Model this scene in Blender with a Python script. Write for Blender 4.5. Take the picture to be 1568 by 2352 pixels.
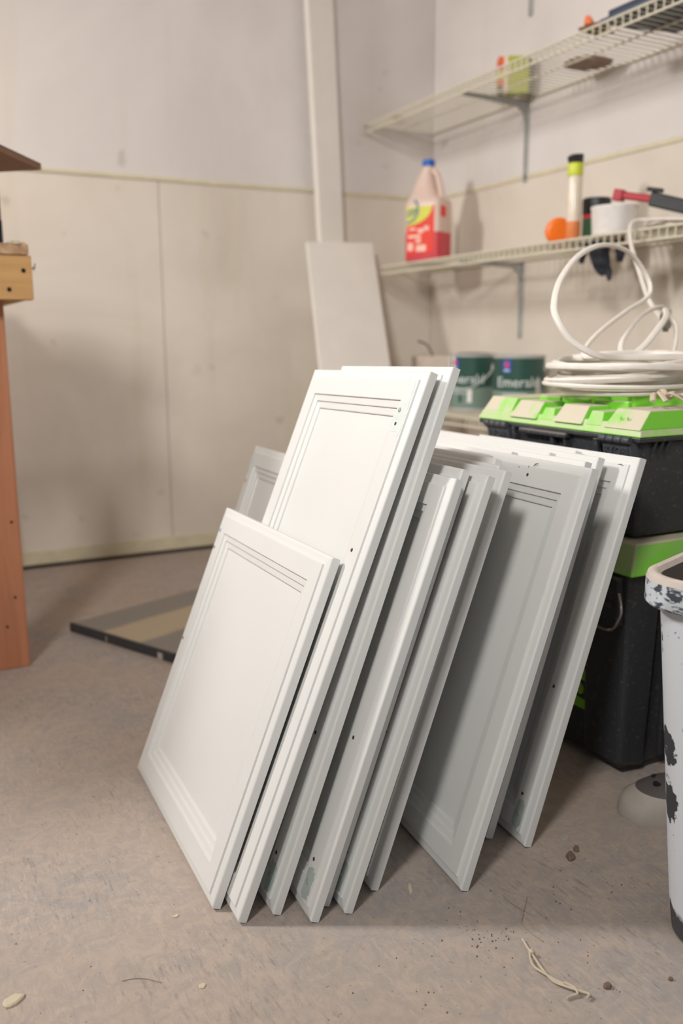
import bpy, bmesh, math, random
from mathutils import Vector, Matrix
random.seed(7)
scn = bpy.context.scene
for o in list(bpy.data.objects):
    bpy.data.objects.remove(o)
COL = scn.collection
R = math.radians

# ------------------------------------------------------------------ camera
cam_d = bpy.data.cameras.new('camera')
cam = bpy.data.objects.new('camera', cam_d); COL.objects.link(cam)
cam_d.sensor_fit = 'VERTICAL'; cam_d.sensor_height = 36.0; cam_d.sensor_width = 24.0
cam_d.lens = 2045 / 2352 * 36.0
cam_d.clip_start = .02
yaw, pitch, roll = R(27.5), R(11.03), R(-.23)
F = Vector((math.sin(yaw) * math.cos(pitch), math.cos(yaw) * math.cos(pitch), -math.sin(pitch)))
Rt = Vector((math.cos(yaw), -math.sin(yaw), 0)); Up = Rt.cross(F)
Rt2 = math.cos(roll) * Rt + math.sin(roll) * Up; Up2 = Rt2.cross(F)
cam.matrix_world = Matrix(((Rt2.x, Up2.x, -F.x, 0), (Rt2.y, Up2.y, -F.y, 0), (Rt2.z, Up2.z, -F.z, .70), (0, 0, 0, 1)))
cam_d.dof.use_dof = True; cam_d.dof.focus_distance = 1.10; cam_d.dof.aperture_fstop = 3.2
scn.camera = cam

# ------------------------------------------------------------------ world and lights
w = bpy.data.worlds.new('world'); scn.world = w; w.use_nodes = True
bg = w.node_tree.nodes['Background']; bg.inputs[0].default_value = (.80, .90, 1.0, 1); bg.inputs[1].default_value = .24

def area(name, loc, target, sx, sy, power, color):
    d = bpy.data.lights.new(name, 'AREA'); d.shape = 'RECTANGLE'; d.size = sx; d.size_y = sy
    d.energy = power; d.color = color
    o = bpy.data.objects.new(name, d); COL.objects.link(o); o.location = loc
    o.rotation_euler = (Vector(target) - Vector(loc)).to_track_quat('-Z', 'Y').to_euler()
    return o
area('shop_lamp_key', (-1.15, 2.25, 2.12), (.5, 1.2, .4), .26, .40, 50, (1.0, .972, .94))
area('shop_lamp_near', (-.95, -.40, 2.15), (.95, 1.7, .85), .36, .40, 12, (1.0, .98, .955)).data.spread = R(78)
area('rear_fill', (-.6, -1.9, 1.5), (.5, 1.2, .5), 2.4, 1.8, 4, (.86, .93, 1.0))  # added cool fill light behind the camera, no doorway is modelled

scn.view_settings.view_transform = 'Standard'; scn.view_settings.look = 'None'
scn.view_settings.gamma = 1; scn.view_settings.use_curve_mapping = False
scn.view_settings.exposure = .04

# ------------------------------------------------------------------ room numbers
YB, XR = 3.024, 1.972                     # back wall, right wall
KF, Y0 = math.tan(R(1.27)), .92           # the slab falls gently towards the back wall
def fz(y): return -KF * (y - Y0)

# ------------------------------------------------------------------ material helpers
def lin(c):
    return tuple(((v / 255) / 12.92 if v / 255 <= .04045 else ((v / 255 + .055) / 1.055) ** 2.4) for v in c)
class NT:
    def __init__(s, name):
        s.m = bpy.data.materials.new(name); s.m.use_nodes = True
        s.t = s.m.node_tree; s.n = s.t.nodes; s.l = s.t.links
        s.b = s.n['Principled BSDF']
    def node(s, typ, **kw):
        n = s.n.new(typ)
        for k, v in kw.items(): setattr(n, k, v)
        return n
    def coord(s, which='Object', scale=(1, 1, 1), rot=(0, 0, 0)):
        tc = s.node('ShaderNodeTexCoord'); mp = s.node('ShaderNodeMapping')
        mp.inputs['Scale'].default_value = scale; mp.inputs['Rotation'].default_value = rot
        s.l.new(tc.outputs[which], mp.inputs['Vector']); return mp.outputs[0]
    def noise(s, vec, scale, detail=4, rough=.55, dist=0):
        n = s.node('ShaderNodeTexNoise'); n.inputs['Scale'].default_value = scale; n.inputs['Detail'].default_value = detail
        n.inputs['Roughness'].default_value = rough; n.inputs['Distortion'].default_value = dist
        if vec is not None: s.l.new(vec, n.inputs['Vector'])
        return n.outputs['Fac']
    def ramp(s, fac, stops):
        r = s.node('ShaderNodeValToRGB'); e = r.color_ramp.elements
        while len(e) < len(stops): e.new(.5)
        for el, (p, c) in zip(e, stops):
            el.position = p; el.color = (c, c, c, 1) if not isinstance(c, tuple) else (*c, 1)
        s.l.new(fac, r.inputs[0]); return r.outputs[0]
    def mix(s, fac, a, b, mode='MIX'):
        m = s.node('ShaderNodeMix', data_type='RGBA', blend_type=mode)
        for i, v in ((0, fac), (6, a), (7, b)):
            if isinstance(v, (int, float)): m.inputs[i].default_value = v
            elif isinstance(v, tuple): m.inputs[i].default_value = (*v, 1)
            else: s.l.new(v, m.inputs[i])
        return m.outputs[2]
    def math(s, op, a, b=None):
        m = s.node('ShaderNodeMath', operation=op)
        for i, v in enumerate((a, b)):
            if v is None: continue
            if isinstance(v, (int, float)): m.inputs[i].default_value = v
            else: s.l.new(v, m.inputs[i])
        return m.outputs[0]
    def color(s, c): s.set('Base Color', (*c, 1) if isinstance(c, tuple) else c)
    def set(s, k, v):
        if hasattr(v, 'is_linked') or isinstance(v, bpy.types.NodeSocket): s.l.new(v, s.b.inputs[k])
        else: s.b.inputs[k].default_value = v
    def bump(s, h, strength=.2, dist=.002):
        b = s.node('ShaderNodeBump'); b.inputs['Strength'].default_value = strength; b.inputs['Distance'].default_value = dist
        s.l.new(h, b.inputs['Height']); s.l.new(b.outputs[0], s.b.inputs['Normal'])

M = {}
def plain(name, rgb, rough=.5, var=.12, scale=30, metal=0, bump=0, spec=None):
    """a colour with a little mottling of its own"""
    t = NT(name); c = lin(rgb); v = t.coord('Object')
    n = t.noise(v, scale, 5)
    t.color(t.mix(t.ramp(n, [(.3, 0.0), (.7, 1.0)]), tuple(x * (1 - var) for x in c), tuple(min(1, x * (1 + var)) for x in c)))
    t.set('Roughness', rough); t.set('Metallic', metal)
    if spec is not None: t.set('Specular IOR Level', spec)
    if bump: t.bump(t.noise(v, scale * 6, 3), bump, .001)
    M[name] = t.m; return t.m

def dusty(name, rgb, dust=(196, 182, 165), rough=.55, amount=.75):
    """plastic with sanding dust settled on the faces that point upwards"""
    t = NT(name); v = t.coord('Object')
    g = t.node('ShaderNodeNewGeometry'); s = t.node('ShaderNodeSeparateXYZ'); t.l.new(g.outputs['Normal'], s.inputs[0])
    up = t.ramp(s.outputs[2], [(.22, 0.0), (.50, 1.0)])
    n = t.ramp(t.noise(v, 16, 6, .6), [(.36, 0.2), (.50, 1.0)])
    f = t.math('MULTIPLY', t.math('MULTIPLY', up, n), amount)
    sp = t.ramp(t.noise(v, 160, 3), [(.60, 0.0), (.72, .25)])
    f2 = t.math('MAXIMUM', f, sp)
    t.color(t.mix(f2, lin(rgb), lin(dust))); t.set('Roughness', rough)
    M[name] = t.m; return t.m

# walls: cream painted boards with overspray blotches
def wallmat(name, rgb, rgb2):
    t = NT(name); v = t.coord('Object')
    blot = t.ramp(t.noise(v, 1.7, 5, .55, .6), [(.35, 0.0), (.72, 1.0)])
    c = t.mix(t.math('MULTIPLY', blot, .8), lin(rgb), lin(rgb2))
    spots = t.ramp(t.noise(v, 11, 2, .5), [(.70, 0.0), (.78, 1.0)])
    c = t.mix(t.math('MULTIPLY', spots, .28), c, lin((150, 128, 104)))
    st = t.ramp(t.noise(t.coord('Object', (9, 9, .7)), 1.2, 4), [(.56, 0.0), (.8, 1.0)])
    c = t.mix(t.math('MULTIPLY', st, .25), c, lin((196, 184, 150)))
    t.color(c); t.set('Roughness', .62); t.bump(t.noise(v, 240, 4), .12, .001)
    M[name] = t.m
wallmat('wall_upper', (228, 221, 216), (208, 200, 195)); wallmat('wall_lower', (230, 220, 207), (205, 193, 178))
plain('batten', (214, 204, 176), .6, .08, 20); plain('gap_black', (22, 20, 20), .9)

t = NT('concrete'); v = t.coord('Object')
big = t.ramp(t.noise(v, 2.6, 5, .6, .4), [(.35, 0.0), (.65, 1.0)])
c = t.mix(big, lin((172, 157, 144)), lin((158, 152, 149)))
med = t.ramp(t.noise(v, 34, 9, .75, 1.2), [(.42, 0.0), (.62, 1.0)])
c = t.mix(t.math('MULTIPLY', med, .62), c, lin((192, 172, 155)))
for k, (rz, sx) in enumerate(((25, 30.), (-38, 34.), (80, 28.), (55, 36.))):
    sv = t.coord('Object', (170, sx, 1), (0, 0, R(rz)))
    ln = t.ramp(t.noise(sv, 1.0, 6, .7), [(.54, 0.0), (.68, 1.0)])
    ms = t.ramp(t.noise(t.coord('Object', (1, 1, 1), (0, 0, R(10 * k))), 5.0 + k * 1.3, 3), [(.46, 0.0), (.60, 1.0)])
    c = t.mix(t.math('MULTIPLY', t.math('MULTIPLY', ln, ms), .62), c, lin((122, 114, 110)) if k % 2 == 0 else lin((194, 182, 170)))
spk = t.ramp(t.noise(v, 150, 2, .5), [(.70, 0.0), (.76, 1.0)])
c = t.mix(t.math('MULTIPLY', spk, .55), c, lin((86, 76, 70)))
dirt = t.ramp(t.noise(v, 5.3, 5, .6, .5), [(.60, 0.0), (.78, 1.0)])
c = t.mix(t.math('MULTIPLY', dirt, .35), c, lin((112, 98, 90)))
t.color(c); t.set('Roughness', .8)
t.bump(t.noise(t.coord('Object', (1, 1, 1)), 90, 8, .7), .35, .003); M['concrete'] = t.m

t = NT('door_white'); v = t.coord('Object')
n = t.ramp(t.noise(v, 6, 4), [(.3, 0.0), (.7, 1.0)])
t.color(t.mix(n, lin((217, 216, 212)), lin((213, 213, 210)))); t.set('Roughness', .42)
M['door_white'] = t.m
plain('panel_white', (232, 228, 222), .45, .02, 8)
plain('filler', (204, 211, 206), .7, .08, 60); plain('filler_dark', (166, 178, 172), .7, .10, 60); plain('hole', (84, 44, 32), .8, .3, 300); plain('scuff', (84, 84, 88), .8)
plain('nub', (150, 158, 156), .6)
plain('wire_coat', (214, 206, 186), .5, .06, 60); plain('rust', (120, 88, 56), .8)
plain('galvanised', (178, 176, 172), .45, .08, 40, metal=.0)
plain('trim_white', (226, 219, 210), .5, .03, 10)
def woodmat(name, a, b, sc=(2.5, 40, 40)):
    t = NT(name); n = t.noise(t.coord('Object', sc), 1.0, 6, .6, 1.2)
    c = t.mix(t.ramp(n, [(.3, 0.0), (.7, 1.0)]), lin(a), lin(b))
    k = t.ramp(t.noise(t.coord('Object'), 13, 2), [(.72, 0.0), (.78, 1.0)])
    t.color(t.mix(t.math('MULTIPLY', k, .5), c, lin((92, 60, 40)))); t.set('Roughness', .68); M[name] = t.m
woodmat('bench_post', (190, 128, 92), (166, 104, 74), (30, 30, 2.2)); woodmat('pine', (208, 164, 108), (188, 142, 88), (3, 40, 40))
woodmat('osb', (156, 116, 82), (210, 178, 140), (25, 25, 25)); woodmat('ply_brown', (158, 118, 92), (138, 100, 76))
plain('sawdust', (206, 188, 160), .95, .15, 120, bump=.5)
plain('carton', (150, 108, 102), .8); plain('navy', (52, 58, 74), .6)
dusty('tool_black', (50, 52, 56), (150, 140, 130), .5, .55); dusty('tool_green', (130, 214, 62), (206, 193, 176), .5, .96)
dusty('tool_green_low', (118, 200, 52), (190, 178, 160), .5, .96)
plain('green_print', (132, 200, 48), .5); plain('steel_wire', (180, 180, 182), .3, .05, 50, metal=.9)
plain('lever_grey', (66, 68, 74), .5, .1)
plain('cord_white', (232, 224, 214), .42, .05, 40); plain('plug_grey', (176, 170, 160), .5)
# bin: white overspray on dark plastic, flaked away in patches
t = NT('bin_paint'); v = t.coord('Object')
fl1 = t.ramp(t.noise(t.coord('Object', (1, 1, .8)), 13, 6, .6, .3), [(.665, 0.0), (.675, 1.0)])
fl2 = t.ramp(t.noise(v, 70, 4, .6), [(.70, 0.0), (.72, 1.0)])
s = t.node('ShaderNodeSeparateXYZ'); t.l.new(v, s.inputs[0])
wav = t.math('ADD', s.outputs[2], t.math('MULTIPLY', t.noise(v, 30, 5), -.045))
foot = t.ramp(wav, [(.016, 1.0), (.0175, 0.0)])
for (px_, py_, pz_, sx_, sz_) in ((.044, -.040, .245, .021, .026), (.045, -.041, .180, .019, .034), (.030, -.018, .335, .012, .075), (.040, -.026, .42, .010, .010)):
    dx = t.math('DIVIDE', t.math('SUBTRACT', s.outputs[0], px_), sx_); dy = t.math('DIVIDE', t.math('SUBTRACT', s.outputs[1], py_), sx_); dz = t.math('DIVIDE', t.math('SUBTRACT', s.outputs[2], pz_), sz_)
    rr_ = t.math('ADD', t.math('ADD', t.math('MULTIPLY', dx, dx), t.math('MULTIPLY', dy, dy)), t.math('MULTIPLY', dz, dz))
    rr_ = t.math('ADD', rr_, t.math('MULTIPLY', t.noise(v, 42, 8, .7), 4.0))
    foot = t.math('MAXIMUM', foot, t.ramp(t.math('MULTIPLY', rr_, .25), [(.66, 1.0), (.675, 0.0)]))
f = t.math('MAXIMUM', t.math('MAXIMUM', fl1, t.math('MULTIPLY', fl2, .8)), foot)
t.color(t.mix(f, lin((200, 203, 208)), lin((56, 57, 60)))); t.set('Roughness', .5); t.bump(t.math('MULTIPLY', f, -1.0), .5, .0006); M['bin_paint'] = t.m
t = NT('bin_rim'); v = t.coord('Object', (1, 1, 2.2))
f = t.ramp(t.noise(v, 46, 6, .65, .8), [(.50, 0.0), (.55, 1.0)])
t.color(t.mix(f, lin((196, 202, 208)), lin((62, 68, 76)))); t.set('Roughness', .5); M['bin_rim'] = t.m
plain('bin_rim_top', (198, 186, 176), .7, .06, 60); plain('bin_inside', (96, 88, 84), .8, .2, 30)
# jug, cans and shelf goods
t = NT('jug_plastic'); t.color(lin((222, 196, 182))); t.set('Roughness', .38); t.set('Subsurface Weight', .25); t.set('Subsurface Radius', (.03, .02, .015)); M['jug_plastic'] = t.m
t = NT('jug_liquid'); t.color(lin((205, 62, 70))); t.set('Roughness', .3); M['jug_liquid'] = t.m
for nm, rgb, rg in (('label_red', (232, 52, 26), .45), ('label_yellow', (216, 214, 70), .45), ('label_blue', (96, 128, 150), .5), ('label_pale', (246, 198, 180), .5),
        ('cap_blue', (16, 96, 190), .4), ('can_green', (40, 78, 68), .4), ('can_text', (206, 214, 208), .5), ('logo_blue', (38, 92, 178), .45), ('logo_red', (222, 62, 78), .5),
        ('can_label_low', (120, 140, 128), .5), ('orange_cap', (255, 120, 14), .4), ('amber', (226, 132, 76), .35), ('clear_tube', (226, 212, 192), .25), ('lime', (206, 214, 62), .45),
        ('black_plastic', (34, 35, 38), .45), ('tub_white', (238, 232, 226), .5), ('tool_red', (176, 46, 56), .4), ('dark_red', (120, 28, 38), .4), ('glove_black', (46, 48, 56), .85),
        ('box_green', (172, 182, 52), .6), ('box_dark', (88, 92, 80), .7), ('box_orange', (226, 108, 52), .6), ('box_cream', (240, 216, 196), .6), ('disc_brown', (128, 84, 74), .9),
        ('sheet_blue', (72, 88, 106), .6), ('carton_pale', (214, 198, 182), .8), ('can_silver', (178, 178, 172), .35), ('clog_grey', (176, 168, 158), .65), ('clog_shade', (88, 82, 80), .7),
        ('drum_white', (206, 198, 184), .5), ('twine', (196, 182, 160), .9), ('thread', (160, 146, 128), .9), ('chip', (204, 190, 164), .8), ('crumb', (120, 100, 84), .9),
        ('strip_dark', (52, 52, 54), .5), ('bag_clear', (222, 212, 204), .35), ('bottle_label', (60, 104, 72), .5)):
    plain(nm, rgb, rg, .06, 40)
# floor board: grey weathered top with a paler worn stripe along the middle
t = NT('board_top'); v = t.coord('Object'); s = t.node('ShaderNodeSeparateXYZ'); t.l.new(v, s.inputs[0])
d = t.math('ABSOLUTE', t.math('SUBTRACT', s.outputs[1], .195)); d = t.math('ADD', d, t.math('MULTIPLY', t.noise(v, 9, 4), .02))
t.color(t.mix(t.ramp(d, [(.075, 1.0), (.09, 0.0)]), lin((140, 132, 124)), lin((182, 164, 138)))); t.set('Roughness', .8); M['board_top'] = t.m

# ------------------------------------------------------------------ mesh helpers
def tag(o, label=None, cat=None, group=None, kind=None):
    if label: o['label'] = label
    if cat: o['category'] = cat
    if group: o['group'] = group
    if kind: o['kind'] = kind
    return o
def empty(name, loc=(0, 0, 0), mat=None, label=None, cat=None, group=None):
    o = bpy.data.objects.new(name, None); COL.objects.link(o); o.empty_display_size = .02
    if mat is not None: o.matrix_world = mat
    else: o.location = loc
    return tag(o, label, cat, group)
class MB:
    def __init__(s): s.v = []; s.f = []
    def add(s, vs, fs, mx=None):
        o = len(s.v); s.v += [tuple(mx @ Vector(p)) if mx is not None else tuple(p) for p in vs]; s.f += [tuple(i + o for i in f) for f in fs]; return s
    def box(s, lo, hi, mx=None):
        x0, y0, z0 = lo; x1, y1, z1 = hi
        return s.add([(x0, y0, z0), (x1, y0, z0), (x1, y1, z0), (x0, y1, z0), (x0, y0, z1), (x1, y0, z1), (x1, y1, z1), (x0, y1, z1)],
                     [(0, 3, 2, 1), (4, 5, 6, 7), (0, 1, 5, 4), (1, 2, 6, 5), (2, 3, 7, 6), (3, 0, 4, 7)], mx)
    def hexa(s, b, tp):                       # two quads (bottom ccw from above, top likewise)
        return s.add(list(b) + list(tp), [(0, 3, 2, 1), (4, 5, 6, 7), (0, 1, 5, 4), (1, 2, 6, 5), (2, 3, 7, 6), (3, 0, 4, 7)])
    def prism(s, poly, h0, h1, mx=None):      # polygon in xy, extruded in z
        n = len(poly)
        return s.add([(x, y, h0) for x, y in poly] + [(x, y, h1) for x, y in poly],
                     [tuple(range(n - 1, -1, -1)), tuple(range(n, 2 * n))] + [(i, (i + 1) % n, n + (i + 1) % n, n + i) for i in range(n)], mx)
    def lathe(s, prof, n=32, mx=None, cap=True):
        vs = [(r * math.cos(2 * math.pi * k / n), r * math.sin(2 * math.pi * k / n), z) for r, z in prof for k in range(n)]
        fs = [(j * n + k, j * n + (k + 1) % n, (j + 1) * n + (k + 1) % n, (j + 1) * n + k) for j in range(len(prof) - 1) for k in range(n)]
        if cap:
            fs.append(tuple(range(n - 1, -1, -1))); fs.append(tuple((len(prof) - 1) * n + k for k in range(n)))
        return s.add(vs, fs, mx)
    def loft(s, rings, cap=True):
        n = len(rings[0]); vs = [p for r in rings for p in r]
        fs = [(j * n + k, j * n + (k + 1) % n, (j + 1) * n + (k + 1) % n, (j + 1) * n + k) for j in range(len(rings) - 1) for k in range(n)]
        if cap: fs.append(tuple(range(n - 1, -1, -1))); fs.append(tuple((len(rings) - 1) * n + k for k in range(n)))
        return s.add(vs, fs)
    def tube(s, pts, r, n=8, closed=False, flat=1.0):
        pts = [Vector(p) for p in pts]; rings = []; prev = None; m = len(pts)
        for i, p in enumerate(pts):
            a = pts[i - 1] if i > 0 else (pts[-1] if closed else p); b = pts[(i + 1) % m] if (i < m - 1 or closed) else p
            tdir = (b - a).normalized()
            if prev is None:
                ref = Vector((0, 0, 1)) if abs(tdir.z) < .9 else Vector((1, 0, 0)); nx = tdir.cross(ref).normalized()
            else:
                nx = (prev - tdir * prev.dot(tdir)); nx = nx.normalized() if nx.length > 1e-6 else prev
            prev = nx; ny = tdir.cross(nx); rr = r[i] if isinstance(r, (list, tuple)) else r
            rings.append([tuple(p + nx * (rr * math.cos(2 * math.pi * k / n)) + ny * (rr * flat * math.sin(2 * math.pi * k / n))) for k in range(n)])
        o = len(s.v); s.loft(rings, cap=not closed)
        if closed:
            L_ = (m - 1) * n
            s.f += [(o + L_ + k, o + L_ + (k + 1) % n, o + (k + 1) % n, o + k) for k in range(n)]
        return s
    def build(s, name, mat, parent=None, smooth=False, bevel=0, seg=2):
        me = bpy.data.meshes.new(name); me.from_pydata(s.v, [], s.f)
        if bevel or True:
            bm = bmesh.new(); bm.from_mesh(me)
            bmesh.ops.recalc_face_normals(bm, faces=bm.faces)
            if bevel:
                ed = [e for e in bm.edges if len(e.link_faces) == 2 and e.calc_face_angle(0) > .5]
                bmesh.ops.bevel(bm, geom=ed, offset=bevel, segments=seg, profile=.5, affect='EDGES', clamp_overlap=True)
            bm.to_mesh(me); bm.free()
        if smooth:
            for p in me.polygons: p.use_smooth = True
            try: me.set_sharp_from_angle(angle=R(38))
            except Exception: pass
        me.materials.append(M[mat] if isinstance(mat, str) else mat)
        o = bpy.data.objects.new(name, me); COL.objects.link(o)
        if parent is not None: o.parent = parent
        return o
def inst(o, parent, loc=None):
    c = o.copy(); COL.objects.link(c); c.parent = parent
    if loc is not None: c.location = loc
    return c
def spline(pts, k=8, closed=False):            # Catmull-Rom through the points
    pts = [Vector(p) for p in pts]; out = []; n = len(pts)
    for i in range(n if closed else n - 1):
        g = (lambda j: pts[j % n]) if closed else (lambda j: pts[max(0, min(n - 1, j))])
        p0, p1, p2, p3 = g(i - 1), g(i), g(i + 1), g(i + 2)
        for j in range(k):
            u = j / k
            out.append(.5 * ((2 * p1) + (p2 - p0) * u + (2 * p0 - 5 * p1 + 4 * p2 - p3) * u * u + (3 * p1 - p0 - 3 * p2 + p3) * u ** 3))
    if not closed: out.append(pts[-1])
    return out
def rrect(w, d, r, n=5, cx=0, cy=0):
    out = []
    for qx, qy, a0 in ((1, 1, 0), (-1, 1, 90), (-1, -1, 180), (1, -1, 270)):
        for k in range(n + 1):
            a = R(a0 + 90 * k / n); out.append((cx + qx * (w / 2 - r) + r * math.cos(a), cy + qy * (d / 2 - r) + r * math.sin(a)))
    return out
def text_mesh(txt, size, depth=.0006, bold=0.0):
    cu = bpy.data.curves.new('lettering', 'FONT'); cu.body = txt; cu.size = size; cu.align_x = 'CENTER'; cu.align_y = 'CENTER'
    cu.extrude = depth; cu.offset = bold; cu.resolution_u = 3
    o = bpy.data.objects.new('lettering', cu); COL.objects.link(o)
    dg = bpy.context.evaluated_depsgraph_get(); me = bpy.data.meshes.new_from_object(o.evaluated_get(dg))
    vs = [tuple(v.co) for v in me.vertices]; fs = [tuple(p.vertices) for p in me.polygons]
    bpy.data.objects.remove(o); bpy.data.meshes.remove(me); bpy.data.curves.remove(cu)
    return vs, fs
def frame(o, x, y, z):                          # matrix from an origin and three axes
    return Matrix(((x[0], y[0], z[0], o[0]), (x[1], y[1], z[1], o[1]), (x[2], y[2], z[2], o[2]), (0, 0, 0, 1)))

# ================================================================== THE SETTING
m = MB(); XL, YF, ZC = -2.3, -2.3, 2.62
m.add([(XL, YF, fz(YF)), (XR, YF, fz(YF)), (XR, YB + .01, fz(YB + .01)), (XL, YB + .01, fz(YB + .01))], [(0, 1, 2, 3)])
tag(m.build('floor', 'concrete'), 'dusty scratched concrete floor', kind='structure')
# back wall: backing, boards, batten
wb = MB().box((XL, YB + .006, -.12), (XR + .1, YB + .1, ZC)).build('wall_back', 'wall_lower'); tag(wb, 'cream painted board wall at the back', kind='structure')
ZB = 1.219
for (x0, x1, z0, z1, mt) in ((XL, .896, -.045, ZB, 'wall_lower'), (.8995, XR, -.045, ZB, 'wall_lower'), (XL, XR, ZB + .002, ZC, 'wall_upper')):
    MB().box((x0, YB, z0), (x1, YB + .006, z1)).build('wall_panel', mt, wb, bevel=.0012)
MB().box((XL, YB - .004, ZB - .006), (XR, YB, ZB + .008)).build('batten_strip', 'batten', wb, bevel=.002)
wr = MB().box((XR + .006, YF, -.1), (XR + .1, YB + .1, ZC)).build('wall_right', 'wall_lower'); tag(wr, 'cream painted board wall behind the wire shelves', kind='structure')
for (y0, y1, z0, z1, mt) in ((YF, YB, -.1, ZB, 'wall_lower'), (YF, YB, ZB + .002, ZC, 'wall_upper')):
    MB().box((XR, y0, z0), (XR + .006, y1, z1)).build('wall_panel', mt, wr, bevel=.0012)
MB().box((XR - .004, YF, ZB - .006), (XR, YB, ZB + .008)).build('batten_strip', 'batten', wr, bevel=.002)
bb = MB().box((XL, YB - .014, -.034), (XR - .001, YB - .0002, .002)).box((XL, YB - .009, .002), (XR - .001, YB - .0002, .010)).build('baseboard_back', 'batten', bevel=.002)
tag(bb, 'cream baseboard with a dark gap below it', kind='structure')
MB().box((XL, YB - .006, -.05), (XR - .001, YB - .0004, -.034)).build('shadow_gap', 'gap_black', bb)
tag(MB().box((XL - .1, .2, -.1), (XL, YB + .1, ZC)).build('wall_left', 'wall_upper'), 'cream wall on the left', kind='structure')
tag(MB().box((XL - .1, YF, ZC), (XR + .1, YB + .1, ZC + .05)).build('ceiling', 'wall_upper'), 'pale ceiling', kind='structure')

# ================================================================== CABINET DOORS
T, HR = .016, .0118
PROF = [(.060, 0), (0, 0), (0, .0096), (.0002, .0104), (.0006, .0110), (.0012, .0115), (.0020, .0119), (.0030, .0122), (.0075, .0128), (.0118, .0135), (.0122, .0137), (.0127, .0158), (.0133, .0160),
        (.0394, .0160), (.0400, .0156), (.0404, .0132), (.0490, .0122), (.0497, .0118), (.0500, .0098), (.0586, .0088), (.0596, .0082), (.0600, .0060), (.060, 0)]
def ring_side(w, h, side):
    """one stile or rail: the moulded profile between two mitre lines"""
    vs = []
    for d, z in PROF:
        zz = HR - z
        if side == 'near': a, b = (d, d), (d, h - d)
        elif side == 'far': a, b = (w - d, d), (w - d, h - d)
        elif side == 'top': a, b = (d, h - d), (w - d, h - d)
        else: a, b = (d, d), (w - d, d)
        vs += [(a[0], a[1], zz), (b[0], b[1], zz)]
    n = len(PROF); fs = [(2 * i, 2 * i + 2, 2 * i + 3, 2 * i + 1) for i in range(n - 1)]
    return vs, fs
def make_door(x, y, psi, phi, w, h, label, marks=(), group='white cabinet doors leaning in one stack'):
    psi, phi = R(psi), R(phi)
    N = Vector((0, KF, 1)).normalized()
    e = Vector((math.sin(psi), math.cos(psi), -KF * math.cos(psi))).normalized()
    n = e.cross(N); u = math.cos(phi) * N + math.sin(phi) * n
    o = Vector((x, y, fz(y) + .0118 * math.sin(phi) + .0008))
    root = empty('cabinet_door', mat=frame(o, e, u, e.cross(u)), label=label, cat='cabinet door', group=group)
    for s, nm in (('near', 'stile'), ('far', 'stile'), ('top', 'rail'), ('bottom', 'rail')):
        MB().add(*ring_side(w, h, s)).build(nm, 'door_white', root)
    MB().box((.0585, .0585, HR - .0060), (w - .0585, h - .0585, HR - .002)).build('panel', 'door_white', root)
    zf = HR - .0160
    for mk in marks:
        k = mk[0]
        if k == 'hole':
            MB().lathe([(.0024, -.0003), (.0026, .0)], 12, Matrix.Translation((mk[1], mk[2], zf - .0001))).build('screw_hole', 'hole', root)
        elif k == 'patch':
            _, x0, y0, x1, y1 = mk; rng = random.Random(int(x0 * 1e4 + y0 * 1e5 + x * 1e4)); nn = 22; poly = []
            for q in range(nn):
                a = 2 * math.pi * q / nn; rr = .86 + .28 * rng.random(); ca, sa = math.cos(a), math.sin(a)
                sx = math.copysign(abs(ca) ** .5, ca); sy = math.copysign(abs(sa) ** .5, sa)
                poly.append((max(.0135, min(w - .0135, (x0 + x1) / 2 + rr * sx * (x1 - x0) / 2)), (y0 + y1) / 2 + rr * sy * (y1 - y0) / 2))
            MB().prism(poly, zf - .00025, zf + .0002).build('filler_patch', 'filler' if y0 > .2 else 'filler_dark', root)
        elif k == 'nub':
            MB().lathe([(.0034, 0), (.003, -.0012), (.0012, -.0018)], 12, Matrix.Translation((mk[1], mk[2], zf))).build('hinge_nub', 'nub', root, smooth=True)
        elif k == 'scuff':
            _, x0, y0, x1, y1 = mk
            MB().tube([(x0, y0, zf), ((x0 + x1) / 2, (y0 + y1) / 2 + .0012, zf - .0002), (x1, y1, zf)], [.0003, .0008, .0003], 6).build('scuff_mark', 'scuff', root)
    return root
lowm = lambda d=.031: (('hole', d, .064), ('hole', d + .001, .223), ('patch', .016, .016, .036, .054), ('nub', d - .004, .036))
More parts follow.
